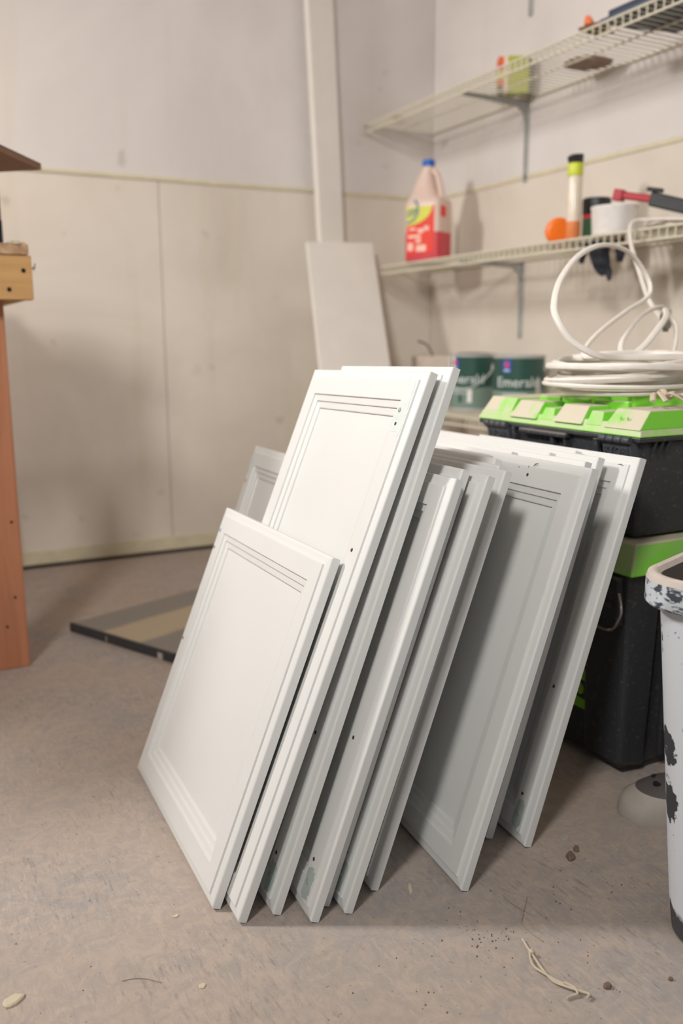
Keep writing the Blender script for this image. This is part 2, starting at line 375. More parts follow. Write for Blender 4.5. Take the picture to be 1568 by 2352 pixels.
DOORS = [
 (0.3137, 0.9567, 2.60, 21.95, 0.430, 0.462, 'small white cabinet door leaning at the very front of the stack',
    (('hole', .412, .394), ('hole', .412, .235), ('patch', .402, .407, .416, .436), ('nub', .410, .424))),
 (0.3320, 0.9151, 2.50, 22.26, 0.353, 0.708, 'tall white cabinet door right behind the small front door, filler patch at top right',
    (('hole', .032, .637), ('hole', .031, .471), ('patch', .015, .622, .040, .694), ('nub', .033, .655))),
 (0.3752, 0.9094, 2.52, 21.05, 0.320, 0.708, 'tall white cabinet door sandwiched behind the other tall one, its top edge highest of all', lowm()),
 (0.4097, 0.8738, 4.11, 20.63, 0.430, 0.565, 'mid height white cabinet door just right of the two tall doors', lowm()),
 (0.4355, 0.8962, 4.30, 20.28, 0.232, 0.572, 'white cabinet door showing one dark top corner between two shorter doors beside the tall pair', ()),
 (0.4619, 1.2850, 4.10, 20.40, 0.390, 0.533, 'white cabinet door peeking out at the left behind the tall doors',
    (('hole', .371, .460), ('patch', .361, .473, .376, .505))),
 (0.4538, 0.8694, 4.04, 20.58, 0.430, 0.566, 'white cabinet door second to the right of the tall pair, in half shadow', lowm()),
 (0.5057, 0.8960, 4.05, 20.14, 0.430, 0.564, 'white cabinet door with the last near edge before the wide open gap in the stack', ()),
 (0.5407, 0.9495, 4.30, 19.71, 0.430, 0.562, 'white cabinet door whose chipped top corner peeps just behind the door before the gap', ()),
 (0.5676, 0.9901, 4.30, 19.40, 0.430, 0.565, 'white cabinet door whose pale corner rises second behind the door before the gap', ()),
 (0.5983, 1.0451, 4.50, 19.00, 0.430, 0.563, 'white cabinet door with only a tiny corner tip left of the scuffed top rail', ()),
 (0.6063, 0.8397, 6.12, 18.69, 0.430, 0.563, 'white cabinet door with shaded panel facing the gap, screw hole in its top rail',
    (('hole', .125, .538), ('scuff', .118, .551, .108, .556), ('scuff', .127, .548, .129, .5495), ('scuff', .15, .545, .151, .546))),
 (0.6558, 1.0513, 6.00, 18.01, 0.430, 0.561, 'white cabinet door with a small corner tip above the scuff marks on the shaded door', ()),
 (0.6624, 0.9032, 6.00, 18.01, 0.430, 0.560, 'white cabinet door hugging the back of the shaded door, corner just visible', ()),
 (0.6969, 1.0141, 6.00, 17.91, 0.430, 0.560, 'white cabinet door with a corner tip in the middle of the row of top edges', ()),
 (0.7104, 0.9265, 5.99, 17.75, 0.430, 0.560, 'white cabinet door second from the toolboxes, whole near edge visible', ()),
 (0.7372, 1.0030, 6.00, 17.80, 0.437, 0.561, 'white cabinet door with a corner tip right in front of the last door', ()),
 (0.7432, 0.8826, 5.90, 17.74, 0.427, 0.561, 'rearmost white cabinet door leaning against the black toolbox', lowm(.030) + (('scuff', .035, .5465, .022, .5455),)),
]
for d in DOORS: make_door(*d)

# ================================================================== TOOLBOXES
OFF = Vector((.022, .021, 0))
ub = empty('toolbox', (OFF.x, OFF.y, .395), label='upper black toolbox with dusty lime green lid, cord coil on top', cat='toolbox')
X0, X1, Y1, Y2 = .958, 1.27, .922, 1.318
def tz(z): return z - .395
m = MB(); lo = .022
m.hexa([(X0 + .012 + lo, Y1 + .01 + lo, tz(.397)), (X1 - lo, Y1 + .01 + lo, tz(.397)), (X1 - lo, Y2 - .01 - lo, tz(.397)), (X0 + .012 + lo, Y2 - .01 - lo, tz(.397))],
       [(X0 + .012, Y1 + .010, tz(.548)), (X1, Y1 + .010, tz(.548)), (X1, Y2 - .010, tz(.548)), (X0 + .012, Y2 - .010, tz(.548))])
m.build('body', 'tool_black', ub, bevel=.008, seg=3)
MB().box((X0 + .002, Y1 + .002, tz(.548)), (X1, Y2 - .002, tz(.556))).build('rim', 'tool_black', ub, bevel=.002)
for yy in (1.000, 1.012, 1.100, 1.112):                               # upright ribs beside the latches and the handle recess
    pass
for yy, ww in ((1.012, .010), (1.215, .008), (1.115, .008), (1.085, .006)):
    MB().hexa([(X0 + .020, yy, tz(.44)), (X0 + .04, yy, tz(.44)), (X0 + .04, yy + ww, tz(.44)), (X0 + .020, yy + ww, tz(.44))],
              [(X0 + .002, yy, tz(.547)), (X0 + .03, yy, tz(.547)), (X0 + .03, yy + ww, tz(.547)), (X0 + .002, yy + ww, tz(.547))]).build('side_rib', 'tool_black', ub, bevel=.0015)
for i in range(3):                                                    # short ribs under the rim on the near face
    MB().hexa([(.995 + i * .014, Y1 + .016, tz(.512)), (.999 + i * .014, Y1 + .016, tz(.512)), (.999 + i * .014, Y1 + .022, tz(.512)), (.995 + i * .014, Y1 + .022, tz(.512))],
              [(.995 + i * .014, Y1 + .004, tz(.548)), (.999 + i * .014, Y1 + .004, tz(.548)), (.999 + i * .014, Y1 + .02, tz(.548)), (.995 + i * .014, Y1 + .02, tz(.548))]).build('near_rib', 'tool_black', ub, bevel=.001)
MB().box((X0 - .001, 1.08, tz(.540)), (X0 + .02, 1.20, tz(.549))).build('front_ledge', 'tool_black', ub, bevel=.003)
tv, tf = text_mesh('RYOBI', .0175, .0009, .0003)
for yc in (.968, 1.258):                                             # two latches, hinge knuckles above a lettered plate
    la = MB().hexa([(X0 + .008, yc - .030, tz(.504)), (X0 + .022, yc - .030, tz(.504)), (X0 + .022, yc + .030, tz(.504)), (X0 + .008, yc + .030, tz(.504))],
                   [(X0 - .004, yc - .030, tz(.551)), (X0 + .018, yc - .030, tz(.551)), (X0 + .018, yc + .030, tz(.551)), (X0 - .004, yc + .030, tz(.551))]).build('latch', 'lever_grey', ub, bevel=.003)
    for k in range(4):
        yy = yc - .024 + k * .016
        MB().lathe([(.0050, -.0070), (.0060, -.0055), (.0060, .0055), (.0050, .0070)], 14, Matrix.Translation((X0 - .004, yy, tz(.5505))) @ Matrix.Rotation(R(90), 4, 'X')).build('knuckle', 'lever_grey', la, smooth=True)
    nx = Vector((-.97, 0, -.24)).normalized(); ax = Vector((0, -1, 0)); ay = nx.cross(ax)
    MB().add(tv, tf, frame((X0 - .0002, yc, tz(.5325)), ax, ay, nx)).build('lettering', 'lever_grey', la)
    MB().tube([(X0 + .006, yc - .034, tz(.520)), (X0 - .002, yc - .038, tz(.512)), (X0 + .004, yc - .034, tz(.500))], .0016, 8).build('latch_wire', 'steel_wire', la, smooth=True)
lid = MB().hexa([(X0, Y1, tz(.556)), (X1 + .01, Y1, tz(.556)), (X1 + .01, Y2, tz(.556)), (X0, Y2, tz(.556))],
                [(X0 + .008, Y1 + .008, tz(.574)), (X1 + .004, Y1 + .008, tz(.574)), (X1 + .004, Y2 - .008, tz(.574)), (X0 + .008, Y2 - .008, tz(.574))]).build('lid', 'tool_green', ub, bevel=.002)
# moulded blocks of the lid: (y0, y1, foot x, head x, depth, height)
for y0, y1, xf, xh, dp, hh in ((.926, 1.000, .960, .984, .28, .594), (1.006, 1.040, .962, .970, .05, .588), (1.046, 1.112, .957, .978, .05, .594), (1.118, 1.150, .962, .970, .05, .586),
                               (1.156, 1.226, .957, .980, .05, .594), (1.232, 1.312, .962, .984, .27, .596)):
    MB().hexa([(xf, y0, tz(.566)), (xh + dp, y0, tz(.566)), (xh + dp, y1, tz(.566)), (xf, y1, tz(.566))],
              [(xh, y0 + .004, tz(hh)), (xh + dp - .01, y0 + .004, tz(hh)), (xh + dp - .01, y1 - .004, tz(hh)), (xh, y1 - .004, tz(hh))]).build('lid_block', 'tool_green', lid, bevel=.0015)
for y0, y1, x0, x1, hh in ((1.010, 1.085, 1.020, 1.028, .601), (1.10, 1.165, 1.022, 1.030, .601), (1.172, 1.226, 1.024, 1.032, .600), (1.004, 1.24, 1.20, 1.215, .600)):
    MB().box((x0, y0, tz(.572)), (x1, y1, tz(hh))).build('lid_rib', 'tool_green', lid, bevel=.0015)
for yy in (.958, .972): MB().lathe([(.0016, 0), (.0016, .003), (.0008, .004)], 8, Matrix.Translation((X0 + .010, yy, tz(.580)))).build('lid_stud', 'tool_green', lid)
# lower box
lb = empty('toolbox', (OFF.x, OFF.y, fz(1.1)), label='lower black toolbox standing on the floor, dusty green lid band under the upper box', cat='toolbox')
def lz(z): return z - fz(1.1)
MB().hexa([(X0 + .035, Y1 + .036, lz(.012)), (X1, Y1 + .036, lz(.012)), (X1, Y2 - .02, lz(.012)), (X0 + .035, Y2 - .02, lz(.012))],
          [(X0 + .030, Y1 + .020, lz(.35)), (X1, Y1 + .020, lz(.35)), (X1, Y2 - .01, lz(.35)), (X0 + .030, Y2 - .01, lz(.35))]).build('body', 'tool_black', lb, bevel=.006, seg=3)
MB().hexa([(X0 + .026, Y1 + .027, lz(.022)), (X0 + .08, Y1 + .024, lz(.012)), (X0 + .08, Y1 + .110, lz(.012)), (X0 + .022, Y1 + .110, lz(.022))],
          [(X0 + .006, Y1 + .010, lz(.348)), (X0 + .08, Y1 + .010, lz(.348)), (X0 + .08, Y1 + .110, lz(.348)), (X0 + .006, Y1 + .110, lz(.348))]).build('corner_column', 'tool_black', lb, bevel=.010, seg=3)
MB().box((X0 + .10, Y1 + .014, lz(.03)), (X0 + .112, Y1 + .024, lz(.345))).build('near_rib', 'tool_black', lb, bevel=.003)
MB().hexa([(X0 - .002, Y1 - .002, lz(.346)), (X1 + .01, Y1 - .002, lz(.346)), (X1 + .01, Y2, lz(.346)), (X0 - .002, Y2, lz(.346))],
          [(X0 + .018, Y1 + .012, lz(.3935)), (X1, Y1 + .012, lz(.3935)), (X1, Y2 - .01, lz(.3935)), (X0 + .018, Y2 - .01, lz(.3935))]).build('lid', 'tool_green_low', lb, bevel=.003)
lt = MB().box((X0 - .004, Y1 + .022, lz(.262)), (X0 + .016, Y1 + .090, lz(.340))).build('latch', 'tool_black', lb, bevel=.004)
MB().tube(spline([(X0 - .006, Y1 + .018, lz(.318)), (X0 - .014, Y1 + .004, lz(.300)), (X0 - .014, Y1 + .006, lz(.285)), (X0 - .010, Y1 + .028, lz(.258)), (X0 - .010, Y1 + .075, lz(.258)), (X0 - .010, Y1 + .085, lz(.262))], 6), .0022, 8).build('bail', 'steel_wire', lt, smooth=True)
MB().box((X0 - .006, Y1 + .034, lz(.290)), (X0 - .003, Y1 + .084, lz(.298))).build('latch_bar', 'lever_grey', lt, bevel=.001)
for z0, z1, y0, y1 in ((.135, .155, 1.034, 1.24), (.085, .102, 1.034, 1.24)):
    MB().box((X0 + .0312, y0, lz(z0)), (X0 + .0335, y1, lz(z1))).build('green_stripe', 'green_print', lb)
MB().lathe([(.010, 0), (.010, .0015)], 20, Matrix.Translation((X0 + .0332, 1.054, lz(.118))) @ Matrix.Rotation(R(-90), 4, 'Y')).build('green_dot', 'green_print', lb)
MB().box((X0 + .0310, 1.06, lz(.16)), (X0 + .033, 1.066, lz(.18))).build('green_tick', 'green_print', lb)
for yy in (.985, 1.26): MB().box((X0 + .05, yy - .02, lz(fz(yy))), (X1 - .03, yy + .02, lz(.014))).build('foot', 'tool_black', lb, bevel=.003)

# ================================================================== EXTENSION CORD
cord = empty('extension_cord', (1.09 + OFF.x, 1.10 + OFF.y, .602), label='white extension cord coiled on the green toolbox lid, loops rising to the shelf', cat='cord')
c0 = Vector((1.09, 1.10, .602)); rng = random.Random(3); coil = []
NT_, SEG = 11, 28
for k in range(NT_):
    rx = .118 + rng.uniform(-.016, .012); ox, oy = rng.uniform(-.012, .012), rng.uniform(-.012, .012)
    tx, ty = rng.uniform(-.010, .010), rng.uniform(-.010, .010)
    for j in range(SEG):
        a = 2 * math.pi * j / SEG + 2.2; u = (k + j / SEG) / NT_
        coil.append((c0.x + ox + rx * math.cos(a), c0.y + oy + rx * .92 * math.sin(a), c0.z + .006 + .050 * u + tx * math.cos(a) + ty * math.sin(a) + .006))
coil = [tuple(Vector(coil[max(0, i - 2)]) * .25 + Vector(coil[i]) * .5 + Vector(coil[min(len(coil) - 1, i + 2)]) * .25) for i in range(len(coil))]
coil = [(x, y, max(z, .607)) for x, y, z in coil]
BIG = [(1.046, 1.06, .668), (0.999, 1.06, 0.672), (0.963, 1.08, 0.694), (0.947, 1.1, 0.73), (0.958, 1.12, 0.757), (0.997, 1.15, 0.797), (1.08, 1.2, 0.841), (1.171, 1.24, 0.864), (1.249, 1.26, 0.857),
       (1.293, 1.26, 0.823), (1.302, 1.25, 0.791), (1.281, 1.24, 0.771), (1.212, 1.22, 0.746), (1.119, 1.19, 0.707), (1.071, 1.17, 0.678), (1.061, 1.15, 0.668)]
path = coil + [tuple(p) for p in spline([coil[-1], (1.17, 1.04, .668), (1.11, 1.03, .668)] + BIG + [(1.09, 1.13, .672), (1.16, 1.10, .672), (1.20, 1.02, .668), (1.14, .985, .664)], 8)][1:]
def locs(pts): return [tuple(Vector(p) - c0) for p in pts]
MB().tube(locs(path), .0056, 8, flat=.75).build('cable', 'cord_white', cord, smooth=True)
SMALL = [(1.393, 1.3, 0.733), (1.381, 1.28, 0.747), (1.34, 1.26, 0.757), (1.25, 1.22, 0.739), (1.172, 1.18, 0.7), (1.127, 1.14, 0.675), (1.124, 1.12, 0.668), (1.159, 1.12, 0.685), (1.215, 1.14, 0.718), (1.251, 1.16, 0.737), (1.275, 1.185, 0.749),
         (1.305, 1.21, .745), (1.32, 1.20, .72), (1.29, 1.17, .69), (1.24, 1.13, .668), (1.19, 1.10, .664)]
MB().tube(locs(spline(SMALL, 8)), .0056, 8, flat=.75).build('cable_loop', 'cord_white', cord, smooth=True)
STRAND = [(1.70, 1.52, .966), (1.685, 1.58, .972), (1.690, 1.64, .978), (1.670, 1.665, 0.976), (1.650, 1.660, 0.960), (1.598, 1.6, 0.909), (1.526, 1.5, 0.842), (1.456, 1.4, 0.776), (1.393, 1.3, 0.733)]
MB().tube(locs([p - OFF for p in spline(STRAND[:-1] + [tuple(Vector(STRAND[-1]) + OFF)], 8)]), .0052, 8, flat=.75).build('cable_strand', 'cord_white', cord, smooth=True)
pl = MB().box((-.022, -.011, -.009), (.022, .011, .009)).build('plug', 'plug_grey', cord, bevel=.004, seg=3)
pl.location = Vector((1.388, 1.288, .736)) - c0; pl.rotation_euler = (0, R(40), R(40))
MB().box((.02, -.006, -.006), (.034, .006, .006)).build('strain_relief', 'plug_grey', pl, bevel=.002)
rag = MB(); rr = random.Random(9)
for k in range(7):
    a = rr.uniform(0, 6.28); rag.tube(spline([(0, 0, .004), (.018 * math.cos(a), .018 * math.sin(a), .010 + rr.uniform(0, .008)), (.034 * math.cos(a + .5), .034 * math.sin(a + .5), .003)], 5), .0045, 6, flat=.5)
o = rag.build('knotted_string', 'twine', None, smooth=True); o.location = (1.067, .983, .603); tag(o, 'knotted scrap of pale string on the green toolbox lid', 'string')

# ================================================================== WIRE SHELVES
YE, XS = 1.14, 1.672
def wire_shelf(z, label):
    root = empty('wire_shelf', (0, 0, z), label=label, cat='shelf', group='white wire shelves on the right wall')
    L_ = MB().tube([(XR - .003, 0, 0), (XS + .004, 0, 0), (XS + .001, 0, -.002), (XS, 0, -.006), (XS, 0, -.030)], .0019, 6)
    first = L_.build('deck_wire', 'wire_coat', root, smooth=True)
    n = int((YB - .02 - YE) / .0254)
    for k in range(n):
        yy = YB - .012 - k * .0254
        if k == 0: first.location = (0, yy, 0)
        else: inst(first, root, (0, yy, 0))
    for nm, x, zz, r in (('front_rail', XS - .001, -.0035, .0032), ('front_rail', XS - .001, -.030, .0032), ('back_rail', XR - .006, -.004, .0032), ('cross_rail', XS + .15, -.005, .003)):
        MB().tube([(x, YE - .01, zz), (x, YB - .004, zz)], r, 8).build(nm, 'wire_coat', root, smooth=True)
    return root
wire_shelf(1.462, 'highest white wire shelf, sloping out of the top right corner of the picture')
wire_shelf(.957, 'middle white wire shelf with the pink cleaner jug')
wire_shelf(.452, 'lowest white wire shelf carrying the paint cans')
def bracket(zt, label):
    root = empty('shelf_bracket', (XR, 2.462, zt - .010), label=label, cat='bracket', group='grey metal shelf brackets')
    pr = [(0, 0), (0, -.245), (-.006, -.25), (-.012, -.245), (-.012, -.06), (-.022, -.036), (-.045, -.020), (-.26, -.008), (-.262, 0)]
    mx = Matrix(((1, 0, 0, -.0005), (0, 0, 1, -.002), (0, 1, 0, 0), (0, 0, 0, 1)))
    MB().prism(pr, 0, .003, mx).build('web', 'galvanised', root)
    MB().box((-.004, -.011, -.248), (-.0006, .011, -.002)).build('wall_flange', 'galvanised', root, bevel=.001)
    MB().box((-.262, -.011, -.003), (-.004, .011, .0)).build('arm_flange', 'galvanised', root, bevel=.001)
    for zz in (-.030, -.235):
        MB().lathe([(.0045, 0), (.004, .002), (.002, .003)], 10, Matrix.Translation((-.004, .004, zz)) @ Matrix.Rotation(R(-90), 4, 'Y')).build('screw', 'rust', root, smooth=True)
bracket(1.462, 'grey metal bracket under the highest wire shelf')
bracket(.957, 'grey metal bracket under the middle wire shelf')
bracket(1.967, 'tip of a grey metal bracket at the top edge of the picture')

# ------------------------------------------------------------------ things on the middle shelf
SZ = .9592
a1 = Vector((-.864, -.503, 0)).normalized(); s1 = Vector((-a1.y, a1.x, 0)); s1 = s1 if s1.y < 0 else -s1   # label normal, and its right hand side seen from outside
jug = empty('cleaner_jug', mat=frame((1.775, 2.742, SZ), s1, -a1, Vector((0, 0, 1))), label='pink plastic cleaner jug with blue cap and red label on the middle shelf', cat='jug')
# local frame: x to the right across the label, y away from the viewer, z up
def jr(w, d, r, z, cx=0): return [(x, y, z) for x, y in rrect(w, d, r, 5, cx)]
JW, JD = .138, .112
MB().loft([jr(JW - .02, JD - .02, .02, 0), jr(JW, JD, .022, .008), jr(JW, JD, .022, .100)]).build('liquid', 'jug_liquid', jug, smooth=True)
MB().loft([jr(JW, JD, .022, .100), jr(JW, JD, .022, .196), jr(JW - .006, JD - .006, .024, .208), jr(JW - .034, JD - .026, .028, .222, -.008), jr(.078, .062, .028, .258, -.014), jr(.056, .050, .024, .292, -.010), jr(.042, .042, .020, .312, -.004), jr(.040, .040, .019, .325, -.002)]).build('body', 'jug_plastic', jug, smooth=True)
MB().tube(spline([(-.002, 0, .310), (.018, 0, .308), (.034, 0, .286), (.044, 0, .250), (.048, 0, .214), (.044, 0, .198)], 6), .0105, 10).build('handle', 'jug_plastic', jug, smooth=True)
MB().lathe([(.0205, .322), (.0215, .324), (.0215, .341), (.0195, .344)], 24, Matrix.Translation((-.002, 0, 0))).build('cap', 'cap_blue', jug, smooth=True)
fy = -JD / 2 - .0008
def face(poly, mat, off=0.0, name='label_print'):
    MB().prism([(x, z) for x, z in poly], fy - off, fy - off + .0006, Matrix(((1, 0, 0, 0), (0, 0, 1, 0), (0, 1, 0, 0), (0, 0, 0, 1)))).build(name, mat, jug)
lx0, lx1, lz0, lz1 = -.055, .050, .030, .186
face([(lx0, lz0), (lx1, lz0), (lx1, lz1), (lx0, lz1)], 'label_red', 0, 'label')
arc = [(lx0 + .098 * math.sin(R(a)), lz1 - .062 * math.cos(R(a))) for a in range(0, 91, 10)]
face([(lx0, lz1)] + arc[:-1] + [(lx0 + .098, lz1)], 'label_yellow', .0007)
cr = [(lx0 + .047 * math.sin(R(a)), lz1 - .010 - .046 * math.cos(R(a))) for a in range(0, 141, 14)]
ci = [(lx0 + .040 * math.sin(R(a)), lz1 - .010 - .038 * math.cos(R(a))) for a in range(0, 141, 14)]
for k in range(len(cr) - 1): pass
m = MB(); n_ = len(cr); mx = Matrix(((1, 0, 0, 0), (0, 0, 1, 0), (0, 1, 0, 0), (0, 0, 0, 1)))
vs = [(x, fy - .0015, z) for x, z in cr] + [(x, fy - .0015, z) for x, z in ci]
m.add(vs, [(k, k + 1, n_ + k + 1, n_ + k) for k in range(n_ - 1)]).build('label_ring', 'label_blue', jug)
tv, tf = text_mesh('ZEP', .026, .0003, .0006)
MB().add(tv, tf, frame((lx0 + .020, fy - .0016, lz1 - .020), Vector((.95, 0, .2)), Vector((-.1, 0, 1)), Vector((0, -1, 0)))).build('lettering', 'label_blue', jug)
for x0, x1, z0, z1 in ((-.012, .010, .098, .112), (-.050, .000, .082, .092), (.012, .030, .105, .120), (-.052, -.03, .04, .066), (-.018, .020, .036, .058), (-.045, -.02, .108, .116), (-.02, .0, .066, .078)):
    face([(x0, z0), (x1, z0), (x1, z1), (x0, z1)], 'label_pale', .0007)
MB().box((JW / 2 - .0002, -.045, .150), (JW / 2 + .0006, -.005, .186)).build('side_label', 'label_red', jug)

def simple(name, loc, label, cat, group=None, rz=0):
    o = empty(name, loc, None, label, cat, group); o.rotation_euler = (0, 0, rz); return o
o = simple('round_lid', (1.765, 2.050, SZ), 'bright orange round cap on the middle shelf beside the clear tube', 'cap', rz=R(-28))
mx = Matrix.Translation((0, 0, .037)) @ Matrix.Rotation(R(90), 4, 'X')
MB().lathe([(.034, -.010), (.037, -.008), (.037, .008), (.034, .010)], 32, mx).build('rim', 'orange_cap', o, smooth=True)
MB().lathe([(.026, -.0125), (.027, -.009), (.027, .009), (.026, .0125)], 32, mx).build('disc', 'orange_cap', o, smooth=True)
o = simple('spray_tube', (1.740, 1.962, SZ), 'tall clear tube bottle with lime collar and black nozzle', 'bottle')
MB().lathe([(.018, 0), (.0195, .003), (.0195, .052)], 24).build('liquid', 'amber', o, smooth=True)
MB().lathe([(.0195, .052), (.0195, .165), (.016, .176)], 24).build('barrel', 'clear_tube', o, smooth=True)
MB().lathe([(.020, .170), (.0205, .172), (.0205, .200), (.019, .203)], 24).build('collar', 'lime', o, smooth=True)
MB().loft([[(x, y, .203) for x, y in rrect(.034, .034, .012)], [(x, y, .218) for x, y in rrect(.040, .034, .010, cx=-.002)], [(x, y, .226 + .08 * x) for x, y in rrect(.034, .026, .008, cx=.002)]]).build('nozzle', 'black_plastic', o, smooth=True)
o = simple('dark_jar', (1.815, 1.955, SZ), 'dark jar with green label behind the white tub', 'jar')
MB().lathe([(.036, 0), (.037, .004), (.037, .062)], 28).build('body', 'bottle_label', o, smooth=True)
MB().lathe([(.037, .062), (.037, .072)], 28).build('band', 'logo_red', o, smooth=True)
MB().lathe([(.037, .072), (.038, .080), (.039, .110), (.037, .116)], 28).build('lid', 'black_plastic', o, smooth=True)
o = simple('white_tub', (1.735, 1.800, SZ), 'low white plastic tub near the lip of the middle shelf', 'tub')
MB().lathe([(.054, 0), (.056, .003), (.060, .064), (.0615, .066), (.0615, .070), (.059, .070), (.056, .062), (.052, .006)], 40).build('body', 'tub_white', o, smooth=True)
o = simple('hand_tool', (1.765, 1.635, SZ + .058), 'red and black tool lying across the white tub', 'hand tool', rz=R(-66)); o.rotation_euler[1] = R(12)
MB().box((-.150, -.010, -.004), (-.055, .010, .014)).build('handle_end', 'tool_red', o, bevel=.004)
MB().box((-.155, -.014, -.010), (-.130, .014, .018)).build('pommel', 'tool_red', o, bevel=.003)
MB().hexa([(-.06, -.014, -.012), (.06, -.016, -.022), (.06, .016, -.022), (-.06, .014, -.012)], [(-.06, -.012, .022), (.05, -.013, .012), (.05, .013, .012), (-.06, .012, .022)]).build('grip', 'black_plastic', o, bevel=.004)
MB().box((-.075, -.008, .022), (-.035, .008, .032)).build('jaw', 'black_plastic', o, bevel=.003)
MB().hexa([(.05, -.016, -.022), (.18, -.012, -.008), (.18, .012, -.008), (.05, .016, -.022)], [(.05, -.014, .012), (.17, -.010, .014), (.17, .010, .014), (.05, .014, .012)]).build('tail', 'dark_red', o, bevel=.005)
o = simple('clear_bag', (1.735, 1.610, SZ), 'crumpled clear plastic bag on the middle shelf right of the tub', 'bag'); o.scale = (1, 1, .55)
m = MB(); rb = random.Random(4); rings = []
for j, (rx, zz) in enumerate(((.050, 0), (.062, .012), (.052, .030), (.022, .042))):
    rings.append([(rx * (1 + .25 * rb.uniform(-1, 1)) * math.cos(2 * math.pi * k / 14) * .8, rx * (1 + .25 * rb.uniform(-1, 1)) * math.sin(2 * math.pi * k / 14) * 1.4, zz + (.004 * rb.uniform(-1, 1) if j else 0)) for k in range(14)])
m.loft(rings).build('bag_film', 'bag_clear', o)
o = simple('glove', (1.77, 1.885, .926), 'black rubber work glove hanging through the middle wire shelf', 'glove'); o.scale = (1.3, 1.3, 1.15)
def blob(name, pts, rad, parent, mat='glove_black'): return MB().tube(spline(pts, 6), [r for r in rad], 10, flat=.6).build(name, mat, parent, smooth=True)
def rad(rs, n):
    out = []
    for i in range(n):
        u = i / (n - 1) * (len(rs) - 1); k = min(int(u), len(rs) - 2); out.append(rs[k] + (rs[k + 1] - rs[k]) * (u - k))
    return out
blob('palm', [(0, 0, .026), (0, .002, .0), (.004, -.003, -.03), (.006, -.010, -.052)], rad((.024, .026, .022, .010), 19), o)
blob('finger', [(-.004, .040, .026), (-.006, .045, .0), (-.004, .050, -.022)], rad((.011, .011, .006), 13), o)
blob('finger', [(.01, -.042, .026), (.012, -.046, .0), (.012, -.044, -.026)], rad((.013, .013, .007), 13), o)
blob('finger', [(.004, -.016, -.03), (.006, -.022, -.05), (.004, -.026, -.066)], rad((.009, .009, .004), 13), o)
o = simple('rubber_strap', (1.76, 1.77, .930), 'dark maroon strap dangling beneath the middle shelf', 'strap')
MB().tube(spline([(0, .03, .024), (.004, .012, .0), (.006, -.012, -.024), (.004, -.028, -.046)], 5), rad((.010, .013, .010, .006), 16), 8, flat=.35).build('strap_band', 'disc_brown', o, smooth=True)

# ------------------------------------------------------------------ things on the top shelf
TZ = 1.4642
o = simple('abrasive_box', (1.905, 2.455, TZ), 'small upright green box with coloured side strip at the back of the highest shelf', 'box', rz=R(-31))
MB().box((-.022, -.026, 0), (.044, .026, .110)).build('carton', 'box_green', o, bevel=.002)
MB().box((-.034, -.027, 0), (-.0222, .026, .109)).build('side_strip', 'box_cream', o, bevel=.001)
for k in range(5): MB().box((-.052, -.024, k * .0218), (-.0342, .026, k * .0218 + .021)).build('colour_patch', ('box_dark', 'box_orange', 'lime', 'logo_red', 'box_orange')[k], o)
MB().box((.0442, -.024, 0), (.058, .024, .100)).build('dark_side', 'box_dark', o)
o = simple('sanding_disc', (1.888, 2.096, TZ), 'reddish brown sanding disc lying on the highest shelf', 'disc')
MB().lathe([(.066, 0), (.068, .001), (.068, .003), (.066, .004)], 40).build('abrasive_sheet', 'disc_brown', o, smooth=True)
MB().lathe([(.060, .004), (.060, .007)], 40).build('backing', 'box_dark', o, smooth=True)
o = simple('folded_tarp', (1.80, 1.62, TZ), 'dark blue grey folded tarp on the highest shelf at top right', 'tarp')
m = MB(); rb = random.Random(11)
poly = [(-.112, .22), (-.02, .20), (.04, .19), (.10, .18), (.13, .12), (.13, -.2), (.12, -.40), (-.11, -.40), (-.112, -.1)]
m.prism(poly, 0, .012).build('lower_fold', 'sheet_blue', o)
MB().prism([(x * .93, y * .9) for x, y in poly], .012, .028).build('upper_fold', 'navy', o)
o = simple('orange_scraper', (1.705, 1.875, TZ), 'small orange brown scraper poking over the lip of the highest shelf', 'scraper', rz=R(20))
MB().hexa([(-.04, -.03, 0), (.05, -.03, 0), (.05, .02, 0), (-.03, .03, 0)], [(-.04, -.03, .006), (.05, -.03, .006), (.05, .02, .006), (-.03, .03, .006)]).build('blade', 'rust', o, bevel=.001)
MB().hexa([(-.04, -.012, .006), (.0, -.012, .006), (.0, .01, .006), (-.04, .01, .006)], [(-.04, -.006, .026), (-.02, -.006, .016), (-.02, .006, .016), (-.04, .006, .026)]).build('tab', 'box_orange', o, bevel=.001)
o = simple('rust_lump', (1.737, 2.893, 1.4642), 'small brown lump on the far end of the highest shelf', 'lump')
MB().lathe([(.010, 0), (.024, .003), (.022, .008), (.008, .011)], 14).build('lump_body', 'rust', o, smooth=True)

